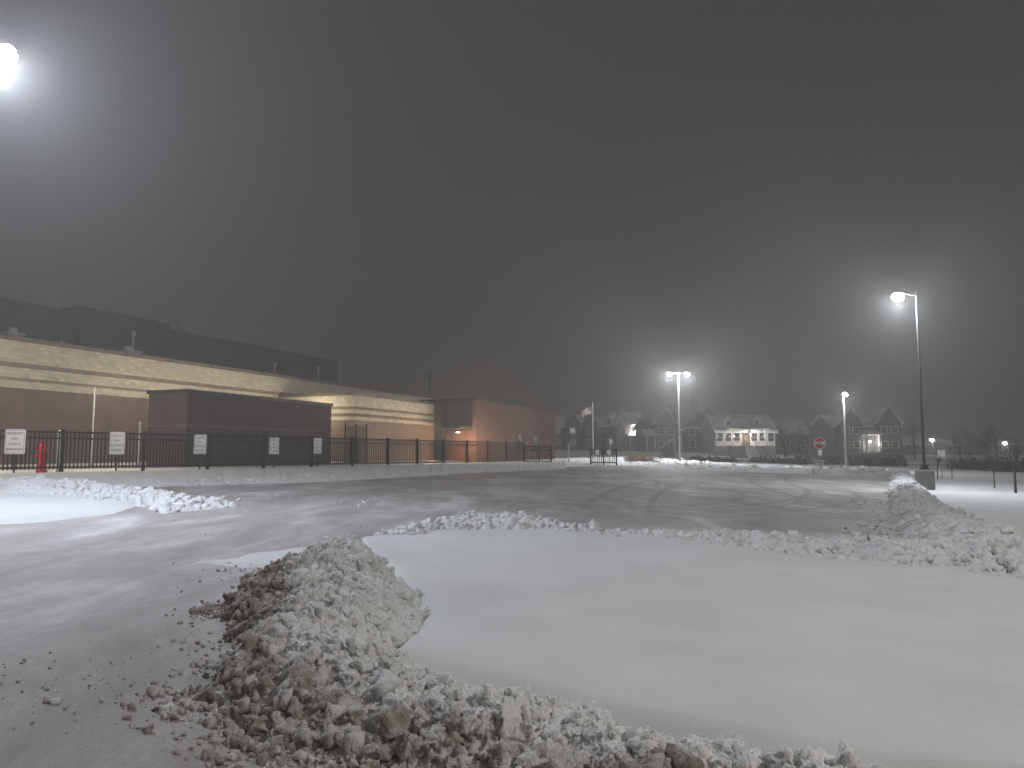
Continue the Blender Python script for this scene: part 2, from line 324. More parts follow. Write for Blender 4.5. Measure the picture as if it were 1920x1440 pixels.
rB=strip('snow_ridge',[((680,1018),(700,1022),.04),((780,993),(805,1016),.14),((870,982),(905,1010),.24),((1000,986),(1035,1012),.21),((1100,1000),(1125,1022),.12),((1250,1006),(1260,1032),.14),((1400,1016),(1425,1052),.2),((1520,1025),(1565,1068),.23),((1660,1030),(1705,1082),.26),((1800,1043),(1840,1098),.31),((1940,1068),(1980,1115),.31),((2100,1090),(2150,1140),.33)],
   .028,seed=2,nclump=4200,csize=(.009,.10),sub=2,dirtf=dB,lumpamp=.08,lumpscale=6.5,edge=.12,cexp=4.2)
tag(rB,'lumpy white ridge of plowed snow along the far side of the smooth snow field','snow bank')
dC=lambda u,v: .4*(1-v)+.25*noise.noise(Vector((u*12,v*3,6)))
rC=strip('snow_ridge',[((1668,886),(1700,888),.2),((1670,905),(1722,908),.24),((1670,935),(1750,938),.27),((1676,970),(1800,972),.31),((1690,1005),(1890,1012),.35),((1740,1042),(1990,1055),.36),((1850,1075),(2150,1090),.34)],
   .042,seed=3,nclump=4200,csize=(.012,.12),sub=2,dirtf=dC,lumpamp=.10,lumpscale=5,edge=.15,cexp=4)
tag(rC,'lumpy snow bank running along the right edge of the lot below the tall lamp','snow bank')
rP=strip('snow_pile',[((-150,908),(-150,938),.26),((0,906),(0,936),.27),((120,910),(130,936),.25),((220,922),(235,945),.16),((285,930),(300,962),.22),((350,940),(360,960),.12),((430,948),(440,953),.03)],
   .06,seed=4,nclump=1500,csize=(.02,.14),sub=2,dirtf=lambda u,v:.1*noise.noise(Vector((u*8,v,1))),lumpamp=.12,lumpscale=3.6,edge=.3,cexp=4)
tag(rP,'bluish lit heap of chunky plowed snow on the left side of the lot','snow pile')
tag(patch('snow_sheet',[(-160,930),(120,930),(270,945),(230,966),(60,982),(-160,994)],.1,.8,.15,'snow_smooth',amp=.03,seed=5),kind='structure')
tag(patch('snow_wedge',[(335,1058),(480,1038),(640,1020),(610,1050),(500,1070)],.04,.25,.05,'snow_smooth',amp=.006,seed=8,scale=2),kind='structure')
tag(strip('snow_verge',[((-400,898),(-400,927),.12),((-100,891),(-100,923),.14),((150,887),(150,918),.15),((400,882),(400,911),.15),((620,876),(620,904),.16),((900,868),(900,887),.16),((1050,863),(1062,880),.22)],.12,seed=6,nclump=600,csize=(.02,.09),lumpamp=.025,lumpscale=2,edge=.3,power=.45,dirtf=lambda u,v:-.3,cbias=(6,1.1)),kind='structure')
r1=strip('snow_pile',[((1040,861),(1045,874),.15),((1110,860),(1120,873),.3),((1180,860),(1190,874),.42),((1240,862),(1260,880),.35),((1310,868),(1320,883),.28),((1420,874),(1425,887),.2),((1520,879),(1525,890),.2)],.15,seed=7,nclump=500,csize=(.04,.2),lumpamp=.12,lumpscale=1.6,edge=.4,dirtf=lambda u,v:-.2)
tag(r1,'low bright snow bank at the far edge of the lot under the twin headed lamp','snow bank')
r2=strip('snow_pile',[((1525,880),(1528,888),.22),((1590,882),(1592,893),.35),((1640,883),(1645,895),.3),((1700,886),(1705,893),.2)],.12,seed=8,nclump=450,csize=(.04,.18),lumpamp=.1,lumpscale=1.8,edge=.3,dirtf=lambda u,v:.45)
tag(r2,'greyish lumpy snow heap at the far right corner of the lot near the stop sign','snow pile')
cs=[];sz=[];dd=[]
def scat(px,py,sx,sy,n,smin,smax,d):
    for _ in range(n):
        p=at(random.gauss(px,sx),min(1500,random.gauss(py,sy)))
        s=smin+(smax-smin)*random.random()**3; cs.append((p.x,p.y,p.z+.012+s*.4)); sz.append(s); dd.append(d+random.uniform(-.25,.25))
scat(400,1210,40,60,200,.005,.025,.7); scat(420,1330,70,20,320,.006,.035,.7); scat(560,1390,90,30,560,.006,.04,.75); scat(780,1425,160,25,700,.006,.035,.7)
scat(150,1290,130,40,160,.003,.014,.7); scat(90,1320,6,4,3,.02,.03,.5); scat(500,1075,60,14,160,.006,.025,.6); scat(315,1335,5,3,3,.03,.05,.5)
scat(390,1150,18,8,80,.01,.04,.9); scat(380,945,50,8,60,.02,.06,0); scat(800,1000,80,8,120,.008,.03,.2);scat(1450,1060,200,18,260,.008,.045,.0)
scat(1000,1280,60,15,12,.012,.03,.0);scat(830,1235,10,5,4,.02,.03,0)
scat(600,940,220,8,50,.02,.04,.1);scat(1640,1000,30,30,260,.012,.05,.4);scat(980,1380,300,10,150,.008,.03,.2)
v,t,d=lumps(cs,sz,dd,2); tag(mesh_np('loose_snow_clumps',v,t,M['snow_rough'],d),'small loose lumps of snow and slush scattered over the lot','snow clumps',kind='stuff')
# ---------------------------------------------------------------- school
ux,uy=.376,.9266; P0=(-26.6,40.0); ang=math.atan2(uy,ux)
def U(px,v):
    k=(px-960)/F; vx,vy=-uy*v,ux*v
    return (k*(P0[1]+vy)-P0[0]-vx)/(ux-k*uy)
sch=empty('school_building',(P0[0],P0[1],0),ang,'long low school with cream and brown banded walls and dark upper hall behind the fence','school')
MB().box(-30,U(843,0),0,11.5,0,7.55).build('long_wall',M['wing'],sch)
MB().box(-30.1,U(843,0)+.05,-.12,11.6,7.553,7.78).build('parapet_cap',M['capmid'],sch)
hu=U(631,11.7)
MB().box(-30,hu,11.7,34,0,12).build('upper_hall',M['gym'],sch)
MB().box(U(140,11.4),U(312,11.4),11.4,30,7.9,12.55).build('raised_roof_block',M['gym'],sch)
MB().box(-30,hu+.1,11.6,34.1,12.003,12.12).build('roof_edge',M['cap'],sch)
u0=21.9;u1=35.4
MB().box(u0,u1,-7.05,-.003,0,5.95).build('low_wing_wall',M['low'],sch)
MB().box(u0-.1,u1,-7.17,-.13,5.953,6.17).build('low_wing_cap',M['capmid'],sch)
e0,e1=35.65,57.3
MB().box(e0,e1,-10.8,6,0,6.35).build('brick_wing_wall',M['redbrick'],sch)
MB().box(e0-.08,e1+.08,-10.9,6.1,6.353,6.55).build('brick_wing_cap',M['cap'],sch)
MB().box(e0-.25,e0-.003,-10.4,-6.0,3.7,6.34).build('dark_panel',M['gym'],sch)
MB().box(e0-1.0,e0-.26,-7.9,-6.0,0,6.0).build('corner_pier',M['gym'],sch)
MB().box(e0-2.6,e0-.26,-10.4,-7.95,3.75,3.95).build('entrance_canopy',M['cap'],sch)
for px in (975,1004):
    u=U(px,-10.8); w=MB(); 
    for a in ((u-.7,u-.6,1.7,3.6),(u+.6,u+.7,1.7,3.6),(u-.6,u+.6,1.7,1.8),(u-.6,u+.6,3.5,3.6)): w.box(a[0],a[1],-10.87,-10.803,a[2],a[3])
    wf=w.build('window',M['cap'],sch); MB().box(u-.6,u+.6,-10.83,-10.803,1.8,3.5).build('pane',M['glass'],wf)
def vent(px,v,z,w,h):
    u=U(px,v); m=MB(); m.box(u-w/2,u+w/2,v,v+w,z,z+h); m.box(u-w/2-.1,u+w/2+.1,v-.1,v+w+.1,z+h+.003,z+h+.12); m.box(u-w/4,u+w/4,v+w*.2,v+w*.6,z+h+.123,z+h+.4); m.build('roof_vent',M['galv'],sch)
vent(243,2.5,7.5,1.3,.75); vent(20,2,7.5,.9,.7); vent(110,3,7.5,.5,.5)
for px,v,h in ((512,3,1.3),(595,3,1.6),(243,3.2,1.9)):
    u=U(px,v); MB().tube((u,v,7.5),(u,v,7.6+h),.07).lathe([(.14,0),(.14,.2),(.05,.3)],(u,v,7.6+h),10).build('roof_pipe',M['polelight'],sch)
u=U(318,11.5); rl=MB()
for q in range(3): rl.tube((u+q*.8,11.9,12.1),(u+q*.8,11.9,12.9),.03)
rl.tube((u,11.9,12.87),(u+1.6,11.9,12.87),.025).tube((u,11.9,12.5),(u+1.6,11.9,12.5),.02); rl.build('roof_railing',M['poledark'],sch)
def added_wall_light(u,v,z,power,col,out=5.5,drop=1.2):  # added wall wash: invented fixture boxes, sources hang well out in front
    o=MB().box(u-.1,u+.1,v-.2,v-.125,z+.58,z+.7).build('added_wall_light',M['capmid'],sch)
    MB().box(u-.08,u+.08,v-.19,v-.13,z+.55,z+.577).build('lens',M['capmid'],o)  # plain brown block, gives no light itself
    light(o,(u,v-out,z-drop),power,col,.8)
WC=(1,.91,.71)
for uu,pw,ot,dp in ((-21,560,7.5,2.3),(-14,480,7.5,2.3),(-7,460,7.2,2.3),(0,430,7,2.3),(7.5,215,3.6,1.7),(11,190,3.6,1.7),(14.7,215,3.6,1.7),(19.9,400,4.2,2.2)): added_wall_light(uu,-.01,7.0,pw,WC,ot,dp)
added_wall_light(25.0,-7.06,5.4,440,WC,5.6,1.8); added_wall_light(32,-7.06,5.4,360,WC,5.6,1.8)
wl=MB().box(e0-.5,e0-.26,-9.3,-9.0,3.5,3.72).build('added_wall_light',M['cap'],sch); MB().box(e0-.48,e0-.28,-9.28,-9.02,3.46,3.497).build('lens',M['warm'],wl); light(wl,(e0-1.6,-10.5,2.4),520,(1,.62,.34),.15)
light(wl,(e0+1.4,-12.9,2.6),300,(1,.56,.28),.2)
enc=empty('brick_enclosure',(P0[0],P0[1],0),ang,'dark brown windowless brick block with thin tan stripe in front of the cream school wall','outbuilding')
MB().box(5.56,19.0,-7.05,-4.2,0,4.95).build('wall',M['garage'],enc); MB().box(5.46,19.1,-7.15,-4.1,4.953,5.15).build('cap',M['cap'],enc)
gt=empty('tall_gate',(P0[0],P0[1],0),ang,'tall black barred gate beside the right end of the dark brick block','gate')
m=MB()
for q in range(13): m.tube((19.3+q*.2,-8.2,.4),(19.3+q*.2,-8.2,3.6),.025,n=5)
m.tube((19.2,-8.2,3.4),(21.8,-8.2,3.4),.04).tube((19.2,-8.2,.8),(21.8,-8.2,.8),.04); m.build('bars',M['black'],gt)
for q in (19.15,20.5,21.85): MB().box(q-.06,q+.06,-8.26,-8.14,.2,3.75).build('post',M['black'],gt)
# ---------------------------------------------------------------- fence
def fence_run(name,a,b,h,label,cat,postpx=None):
    A=Vector((a.x,a.y)); B=Vector((b.x,b.y)); d=(B-A); d.normalize(); rz=math.atan2(d.y,d.x)
    e=empty(name,(A.x,A.y,0),rz,label,cat)
    ss=[]
    for px in postpx:
        k=(px-960)/F; s=(k*A.y-A.x)/(d.x-k*d.y); ss.append(s)
    def gz(s): p=A+d*s; return terr(p.x,p.y)
    for s in ss:
        MB().box(s-.06,s+.06,-.06,.06,gz(s)-.1,gz(s)+h+.02).box(s-.075,s+.075,-.075,.075,gz(s)+h+.023,gz(s)+h+.06).build('post',M['black'],e)
    for s0,s1 in zip(ss[:-1],ss[1:]):
        m=MB(); c=max(2,int((s1-s0)/.16)); 
        for q in range(1,c):
            s=s0+(s1-s0)*q/c; z=gz(s)+.12; m.box(s-.024,s+.024,-.014,.014,z+.03,z+h-.15)
        for zz in (.2,h-.36,h-.1):
            za,zb=gz(s0)+zz,gz(s1)+zz
            m.add([(s0+.062,-.022,za),(s1-.062,-.022,zb),(s1-.062,.022,zb),(s0+.062,.022,za),(s0+.062,-.022,za+.08),(s1-.062,-.022,zb+.08),(s1-.062,.022,zb+.08),(s0+.062,.022,za+.08)],[(0,3,2,1),(4,5,6,7),(0,1,5,4),(1,2,6,5),(2,3,7,6),(3,0,4,7)])
        m.build('picket_panel',M['black'],e)
    return e,A,d
_,FA,FDd=fence_run('metal_fence',fa,fb,1.78,'long black metal picket fence running between the lot and the school','fence',[-330,-170,-40,120,272,392,496,586,662,728,783,832,876,915,950,982])
ga=PD(984,865,62); gb=PD(1033,866,62)
fence_run('fence_gate',ga,gb,1.5,'short black picket gate at the far right end of the school fence','gate',[984,1010,1033])
ga=PD(1107,866,64); gb=PD(1155,866,64)
fence_run('barrier_gate',ga,gb,1.3,'small black barrier beside the flagpole carrying two little white signs','gate',[1107,1131,1155])
# ---------------------------------------------------------------- signs
def text(parent,s,size,loc,mat,name='lettering',bold=.0):
    cu=bpy.data.curves.new('t','FONT'); cu.body=s; cu.size=size; cu.align_x='CENTER'; cu.align_y='CENTER'; cu.offset=bold; cu.extrude=.003; cu.space_line=1.0
    o=bpy.data.objects.new('t',cu); COL.objects.link(o); dg=bpy.context.evaluated_depsgraph_get(); me=bpy.data.meshes.new_from_object(o.evaluated_get(dg))
    bpy.data.objects.remove(o); me.materials.clear(); me.materials.append(mat)
    t=bpy.data.objects.new(name,me); COL.objects.link(t); t.parent=parent; t.location=loc; t.rotation_euler=(R(90),0,0); return t
def rrect(w,h,r,y0,y1,n=5):
    pts=[]
    for cx,cz,a0 in ((w/2-r,h/2-r,0),(-w/2+r,h/2-r,90),(-w/2+r,-h/2+r,180),(w/2-r,-h/2+r,270)):
        for i in range(n+1):
            t=R(a0+90*i/n); pts.append((cx+r*math.cos(t),cz+r*math.sin(t)))
    k=len(pts); m=MB(); m.add([(x,y0,z) for x,z in pts]+[(x,y1,z) for x,z in pts],[tuple(range(k)),tuple(range(k,2*k))[::-1]]+[(i,k+i,k+(i+1)%k,(i+1)%k) for i in range(k)]); return m
slab=['white reserved sign for the lunch manager, nearest and largest at far left','first nutrition worker sign from the left, beside the second fence post','white nutrition worker sign in front of the dark brick block, third sign from the left','white nutrition worker sign second from the right of the five on the fence','smallest and rightmost of the reserved parking signs along the fence']
for i,(px,py,w,h) in enumerate([(28,828,36,46),(219,831,28,42),(375,833,23,36),(514,836,18,31),(595,836,16,29)]):
    k=(px-960)/F; s=(k*FA.y-FA.x)/(FDd.x-k*FDd.y); p=FA+FDd*s; nrm=Vector((FDd.y,-FDd.x)); p=p+nrm*.4
    D=p.y; q=PD(px,py,D); W=w/F*D; H=h/F*D; g0=terr(q.x,D)
    e=empty('reserved_sign',(q.x,D,g0),R(10 if i==0 else 6),slab[i],'sign','reserved parking signs along the fence')
    zc=q.z-g0
    MB().box(-.03,.03,.02,.07,-.1,zc+H/2-.05).build('post',M['poledark'],e)
    b_=rrect(W,H,.07*W/.7,-.012,.015).build('sign_face',M['signwhite'],e,loc=(0,0,zc))
    m=MB(); bw=.012
    for x0,x1,z0,z1 in ((-W/2+.06,W/2-.06,H/2-.045-bw,H/2-.045),(-W/2+.06,W/2-.06,-H/2+.045,-H/2+.045+bw),(-W/2+.04,-W/2+.04+bw,-H/2+.06,H/2-.06),(W/2-.04-bw,W/2-.04,-H/2+.06,H/2-.06)): m.box(x0,x1,-.017,-.0125,z0,z1)
    m.build('border',M['ink'],b_)
    lines=['RESERVED','FOR','LUNCH','MANAGER'] if i==0 else ['RESERVED','FOR','NUTRITION','WORKER']
    for j,l in enumerate(lines):
        text(b_,l,W*.17,(0,-.018,H*(.33-.215*j)),M['ink'],bold=.001)
q=PD(1537,831,54); g0=terr(q.x,54); e=empty('stop_sign',(q.x,54,g0),R(-4),'red octagonal stop sign on a thin post at the far right corner of the lot','sign')
zc=q.z-g0; MB().box(-.03,.03,.02,.07,-.1,zc+.3).build('post',M['galv'],e)
def octo(r,y0,y1):
    pts=[(r*math.cos(R(22.5+45*i)),r*math.sin(R(22.5+45*i))) for i in range(8)]
    return MB().add([(x,y0,z) for x,z in pts]+[(x,y1,z) for x,z in pts],[tuple(range(8)),tuple(range(8,16))[::-1]]+[(i,8+i,8+(i+1)%8,(i+1)%8) for i in range(8)])
o_=octo(.42,-.01,.015).build('border',M['signwhite'],e,loc=(0,0,zc)); octo(.385,-.016,-.0105).build('sign_face',M['signred'],e,loc=(0,0,zc)); text(e,'STOP',.30,(0,-.02,zc-.01),M['signwhite'],bold=.006)
rrect(.28,.4,.03,-.012,.012).build('lower_plate',M['signwhite'],e,loc=(0,0,zc-.66))
for px,py,D,w,h,lab in ((1120,848,63.5,.3,.4,'left small white sign hanging on the black barrier'),(1142,848,63.5,.3,.4,'right small white sign hanging on the black barrier'),(1765,852,50,.5,.55,'small pale sign on a post among the young trees at right')):
    q=PD(px,py,D); g0=terr(q.x,D); e=empty('small_sign',(q.x,D,g0),0,lab,'sign'); MB().box(-.02,.02,.015,.05,-.1,q.z-g0+.1).build('post',M['galv'],e); rrect(w,h,.03,-.01,.01).build('sign_face',M['signwhite'],e,loc=(0,0,q.z-g0))
q=PD(1145,828,90); g0=terr(q.x,90); e=empty('crossing_sign',(q.x,90,g0),0,'small round pale sign on a thin post right of the flagpole','sign'); MB().box(-.03,.03,.02,.07,-.1,q.z-g0).build('post',M['galv'],e)
MB().add([(.25*math.cos(R(15*i)),-.01,.35*math.sin(R(15*i))) for i in range(24)]+[(.25*math.cos(R(15*i)),.01,.35*math.sin(R(15*i))) for i in range(24)],[tuple(range(24)),tuple(range(24,48))[::-1]]+[(i,24+i,24+(i+1)%24,(i+1)%24) for i in range(24)]).build('sign_face',M['polelight'],e,loc=(0,0,q.z-g0))
# ---------------------------------------------------------------- lamps
def street_lamp(loc,H,heads,label,base=True,mat='poledark',pr=.06,power=2500,col=(.9,.95,1),arm=.75,spot=None,hs=1.0,bh=.85):
    e=empty('street_lamp',loc,0,label,'street lamp','lamp posts round the lot'); z0=0
    if base:
        MB().lathe([(.38,-.3),(.38,bh-.04),(.34,bh)],n=28).build('concrete_base',M['concrete'],e,smooth=False); z0=bh+.003
        MB().box(-.16,.16,-.16,.16,z0,z0+.05).box(-.11,.11,-.11,.11,z0+.053,z0+.22).build('base_plate',M[mat],e)
    MB().tube((0,0,z0-.1 if not base else z0+.05),(0,0,H),pr,pr*.72,n=12).lathe([(pr*.8,0),(pr*.5,.05)],(0,0,H),12).build('pole',M[mat],e,smooth=False)
    for a in heads:
        c,s=math.cos(R(a)),math.sin(R(a))
        MB().tube((c*.05,s*.05,H-.12),(c*arm,s*arm,H-.06),.035).build('arm',M[mat],e)
        m=MB(); m.box(-.0*hs,.5*hs,-.12*hs,.12*hs,-.01,.04)
        hd=m.build('lamp_head',M[mat],e,loc=(c*arm,s*arm,H-.04),rot=(0,0,R(a)))
        lm=MB(); lm.lathe([(.02,.17),(.12,.15),(.2,.09),(.24,0),(.2,-.09),(.12,-.15),(.02,-.17)],(0,0,0),20); lm.v=[(x*hs*1.0+.32*hs,y*hs*.9,z*hs-.16*hs) for x,y,z in lm.v]; lm.build('lens',M['lamp'],hd,smooth=True)
        light(hd,(.34*hs,0,-.45*hs-.05),power,col,.12,spot)
    return e
b1=at(1735,918); D=b1.y; top=PD(1735,549,D)
street_lamp((b1.x,D,b1.z),top.z-b1.z,[180+8],'tall dark lamp post on a concrete base at the right edge of the lot',power=2600,col=(.86,.93,1),arm=.52,hs=1.1)
b2=PD(1275,868,72); t2=PD(1275,698,72); g2=terr(b2.x,72)
street_lamp((b2.x,72,g2),t2.z-g2,[182,2],'twin headed pale lamp post standing beyond the far snow bank',base=True,mat='polelight',power=3400,col=(.88,.94,1),arm=.5,bh=.5,hs=1.0,pr=.08)
b3=PD(1587,880,62); t3=PD(1587,736,62); g3=terr(b3.x,62)
street_lamp((b3.x,62,g3),t3.z-g3,[262],'shorter pale single headed lamp post right of the stop sign',base=False,mat='polelight',power=900,arm=.1,pr=.09,hs=.9)
pL=PD(8,98,14.5); gL=terr(pL.x-1.2,14.5)
street_lamp((pL.x-1.1,14.5,gL),pL.z-gL+.15,[0],'glaring lamp head at the upper left corner, its pole outside the picture',power=4300,col=(.76,.84,1),arm=.75,hs=1.05)
street_lamp((15,-1.0,terr(12.5,2)),13,[180],'added lamp post lighting the snow field from the right outside the picture',power=5000,col=(1,.975,.93),arm=.8,spot=150)  # unseen lamp, added to brighten the foreground snow
for px,py,D,pw,lab in ((1748,824,150,700,'distant lit street light just right of the tall lamp post'),(1722,827,190,120,'tiny distant street light behind the tall lamp pole, left of its neighbour'),(1885,829,170,300,'distant small street light near the right picture edge')):
    q=PD(px,py,D); g0=terr(q.x,D); e=empty('far_street_light',(q.x,D,g0),0,lab,'street light')
    MB().tube((0,0,-.2),(0,0,q.z-g0+.1),.09,.06).build('pole',M['poledark'],e); hd=MB().box(-.5,.1,-.2,.2,q.z-g0+.1,q.z-g0+.25).build('lamp_head',M['poledark'],e)
    MB().lathe([(.1,-.3),(.36,-.15),(.36,0),(.1,.09)],(-.2,-.1,q.z-g0),10).build('lens',M['lamp'],hd); light(hd,(-.2,-.4,q.z-g0-.5),pw,(1,.95,.88),.2)
# ---------------------------------------------------------------- hydrant, posts, flagpole, tower
k=(97-960)/F; s=(k*FA.y-FA.x)/(FDd.x-k*FDd.y); p=FA+FDd*s+Vector((-FDd.y,FDd.x))*.6; g0=terr(p.x,p.y)
e=empty('fire_hydrant',(p.x,p.y,g0),R(20),'red fire hydrant standing behind the fence near the leftmost sign','hydrant')
MB().lathe([(.22,-.1),(.22,.1),(.16,.12),(.16,.85),(.22,.87),(.22,.95),(.18,.98),(.16,1.12),(.1,1.22),(.06,1.25),(.06,1.36),(.03,1.38)],n=20).build('barrel',M['hydred'],e,smooth=False)
for a in (0,180,270):
    c,s_=math.cos(R(a)),math.sin(R(a)); MB().tube((c*.1,s_*.1,.68),(c*.26,s_*.26,.68),.09,n=12).tube((c*.262,s_*.262,.68),(c*.3,s_*.3,.68),.1,n=6).build('nozzle',M['hydred'],e)
def stickpole(name,px,py0,D,r,mat,lab,cat):
    q=PD(px,py0,D); g0=terr(q.x,D); e=empty(name,(q.x,D,g0),0,lab,cat); H=q.z-g0
    MB().tube((0,0,-.2),(0,0,H),r,r*.8,n=12).build('shaft',M[mat],e,smooth=False); 
    MB().lathe([(r*1.1,0),(r*1.1,.05),(r*.6,.1+r*.4)],(0,0,H),12).build('cap',M[mat],e); return e,H
stickpole('bollard',114,813,33,.13,'white','white bollard behind the fence just right of the red hydrant','bollard')
stickpole('white_post',178,730,39,.05,'polelight','thin pale post in front of the long brick wall, above the second sign','post')
stickpole('marker_post',263,795,40,.07,'polelight','short pale post at the left corner of the dark brick block','post')
stickpole('thin_post',1066,833,66,.06,'galv','thin grey post between the school fence and the flagpole','post')
fp,H=stickpole('flagpole',1111,757,80,.07,'galv','tall thin flagpole beyond the far end of the lot','flagpole')
q=PD(1110,763,80); fl=MB(); cols,rows=20,13; fw,fh=1.0,.7
def fpos(u,v,off=0): return (-u*fw, .12*math.sin(u*7+v*1.5)*u+off, -v*fh-.35*u*u-.1*u)
fl.v=[fpos(i/cols,j/rows) for j in range(rows+1) for i in range(cols+1)]
for j in range(rows):
    for i in range(cols):
        a=j*(cols+1)+i; fl.f.append((a,a+1,a+cols+2,a+cols+1)); fl.mi.append(2 if (i<8 and j<7) else (0 if j%2==0 else 1))
fe=empty('flag',(q.x-.08,79.9,q.z),0,'small flag with red and white stripes hanging from the flagpole','flag'); fo=fl.build('cloth',[M['flagred'],M['flagwhite'],M['flagblue']],fe)
sm_=MB()
for r_ in range(9):
    for c_ in range(6 if r_%2==0 else 5):
        u=(.025+.06*c_+(0 if r_%2==0 else .03)); v=.03+.057*r_; c=fpos(u+.02,v,-.012)
        sm_.add([(c[0]+(.02 if t%2==0 else .008)*math.sin(R(36*t)),c[1],c[2]+(.02 if t%2==0 else .008)*math.cos(R(36*t))) for t in range(10)],[tuple(range(10))])
sm_.build('stars',M['flagwhite'],fe)
up,H=stickpole('utility_pole',806,698,120,.2,'poledark','dark utility pole rising behind the school roof','pole')
MB().box(-.5,.5,-.08,.08,H-1.0,H-.82).build('crossarm',M['poledark'],up)
q=PD(1301,706,170); g0=terr(q.x,170); H=q.z-g0; e=empty('lattice_tower',(q.x,170,g0),0,'thin dark lattice mast far behind the twin headed lamp','mast'); m=MB(); w0,w1=.6,.3
for sx in (-1,1):
    for sy in (-1,1): m.tube((sx*w0,sy*w0,-.2),(sx*w1,sy*w1,H),.07,n=5)
for z in range(0,int(H),1):
    t=z/H; t2=(z+1)/H; a=w0+(w1-w0)*t; b_=w0+(w1-w0)*t2
    for sy in (-1,1): m.tube((-a,sy*a,z),(b_,sy*b_,z+1),.05,n=4).tube((a,sy*a,z),(-b_,sy*b_,z+1),.05,n=4)
m.build('lattice_frame',M['poledark'],e); MB().tube((0,0,H),(0,0,H+2),.06).build('antenna',M['poledark'],e)
# ---------------------------------------------------------------- houses
def win(parent,x,z,w,h,y,frame='white'):
    m=MB(); t=.11
    m.box(x-w/2-t,x-w/2,y-.06,y-.003,z-t,z+h+t).box(x+w/2,x+w/2+t,y-.06,y-.003,z-t,z+h+t).box(x-w/2,x+w/2,y-.06,y-.003,z-t,z).box(x-w/2,x+w/2,y-.06,y-.003,z+h,z+h+t).box(x-w/2,x+w/2,y-.05,y-.003,z+h/2-.03,z+h/2+.03)
    f=m.build('window',M[frame],parent); MB().box(x-w/2,x+w/2,y-.03,y-.003,z,z+h).build('pane',M['glass'],f)
def house(px0,px1,eave,ridge,D,wall,label,rz=0,kind='side',gables=(),roof='roofsnow',porch=None,base=848,cols=3,floors=2,steps=False,chim=None,dep=9,dormers=(),bulbs=(),bpow=60):
    c=(px0+px1)/2; q=PD(c,base,D); g0=terr(q.x,D); e=empty('house',(q.x,D,g0),rz,label,'house')
    w=(px1-px0)/F*D; he=PD(c,eave,D).z-g0; hr=PD(c,ridge,D).z-g0; b0=max(.2,q.z-g0)
    wallo=MB().box(-w/2,w/2,0,dep,-.5,he).build('wall',M[wall],e)
    MB().box(-w/2-.03,w/2+.03,-.04,-.003,-.5,b0).build('foundation',M['concrete'],e)
    MB().box(-w/2-.3,w/2+.3,-.42,-.36,he-.3,he-.08).build('fascia',M['white'],e)
    o=.35; t=.16
    if kind=='side':
        m=MB(); 
        m.add([(-w/2-o,-o,he-.1),(w/2+o,-o,he-.1),(w/2+o,dep/2,hr),(-w/2-o,dep/2,hr),(w/2+o,dep+o,he-.1),(-w/2-o,dep+o,he-.1)]+[(-w/2-o,-o,he-.1+t),(w/2+o,-o,he-.1+t),(w/2+o,dep/2,hr+t),(-w/2-o,dep/2,hr+t),(w/2+o,dep+o,he-.1+t),(-w/2-o,dep+o,he-.1+t)],
          [(0,3,2,1),(3,5,4,2),(6,7,8,9),(9,8,10,11),(0,1,7,6),(4,5,11,10),(0,6,9,3),(3,9,11,5),(1,2,8,7),(2,4,10,8)])
        ro=m.build('roof',M[roof],e)
        for sx in (-1,1):
            MB().add([(sx*(w/2-.01),.01,he+.002),(sx*(w/2-.01),dep-.01,he+.002),(sx*(w/2-.01),dep/2,hr-.15)],[(0,1,2)]).build('gable_wall',M[wall],e)
    else:
        m=MB().add([(-w/2-o,-o,he-.1),(0,-o,hr),(w/2+o,-o,he-.1),(-w/2-o,dep+o,he-.1),(0,dep+o,hr),(w/2+o,dep+o,he-.1)]+[(-w/2-o,-o,he-.1+t),(0,-o,hr+t),(w/2+o,-o,he-.1+t),(-w/2-o,dep+o,he-.1+t),(0,dep+o,hr+t),(w/2+o,dep+o,he-.1+t)],
          [(0,3,4,1),(1,4,5,2),(6,7,10,9),(7,8,11,10),(0,1,7,6),(1,2,8,7),(3,9,10,4),(4,10,11,5),(0,6,9,3),(2,5,11,8)]); ro=m.build('roof',M[roof],e)
        MB().add([(-w/2,0,he+.002),(w/2,0,he+.002),(0,0,hr-.12)],[(0,1,2)]).build('gable_wall',M[wall],e)
    for gx0,gx1,ge,gr in gables:
        x0=(gx0-c)/F*D; x1=(gx1-c)/F*D; ze=PD(c,ge,D).z-g0; zr=PD(c,gr,D).z-g0; xc=(x0+x1)/2
        gb=MB().box(x0,x1,-1.2,-.05,-.5,ze).add([(x0,-1.2,ze+.002),(x1,-1.2,ze+.002),(xc,-1.2,zr)],[(0,1,2)]).build('front_bay',M[wall],e)
        MB().add([(x0-.3,-1.5,ze-.15),(xc,-1.5,zr+.05),(x1+.3,-1.5,ze-.15),(x0-.3,dep*.45,ze-.15),(xc,dep*.45,zr+.05),(x1+.3,dep*.45,ze-.15),(x0-.3,-1.5,ze+.1),(xc,-1.5,zr+.33),(x1+.3,-1.5,ze+.1),(x0-.3,dep*.45,ze+.1),(xc,dep*.45,zr+.33),(x1+.3,dep*.45,ze+.1)],
          [(6,7,10,9),(7,8,11,10),(0,1,7,6),(1,2,8,7),(0,3,4,1),(1,4,5,2),(0,6,9,3),(2,5,11,8)]).build('bay_roof',M['roofsnow'],e)
        fh=(ze-b0)/2
        for f in range(2):
            for sx in ((-.22,.22) if (x1-x0)>3 else (0,)): win(gb,xc+sx*(x1-x0),b0+.7+f*fh,.9,1.3 if fh>2.4 else .9,-1.2)
    fh=(he-b0)/floors
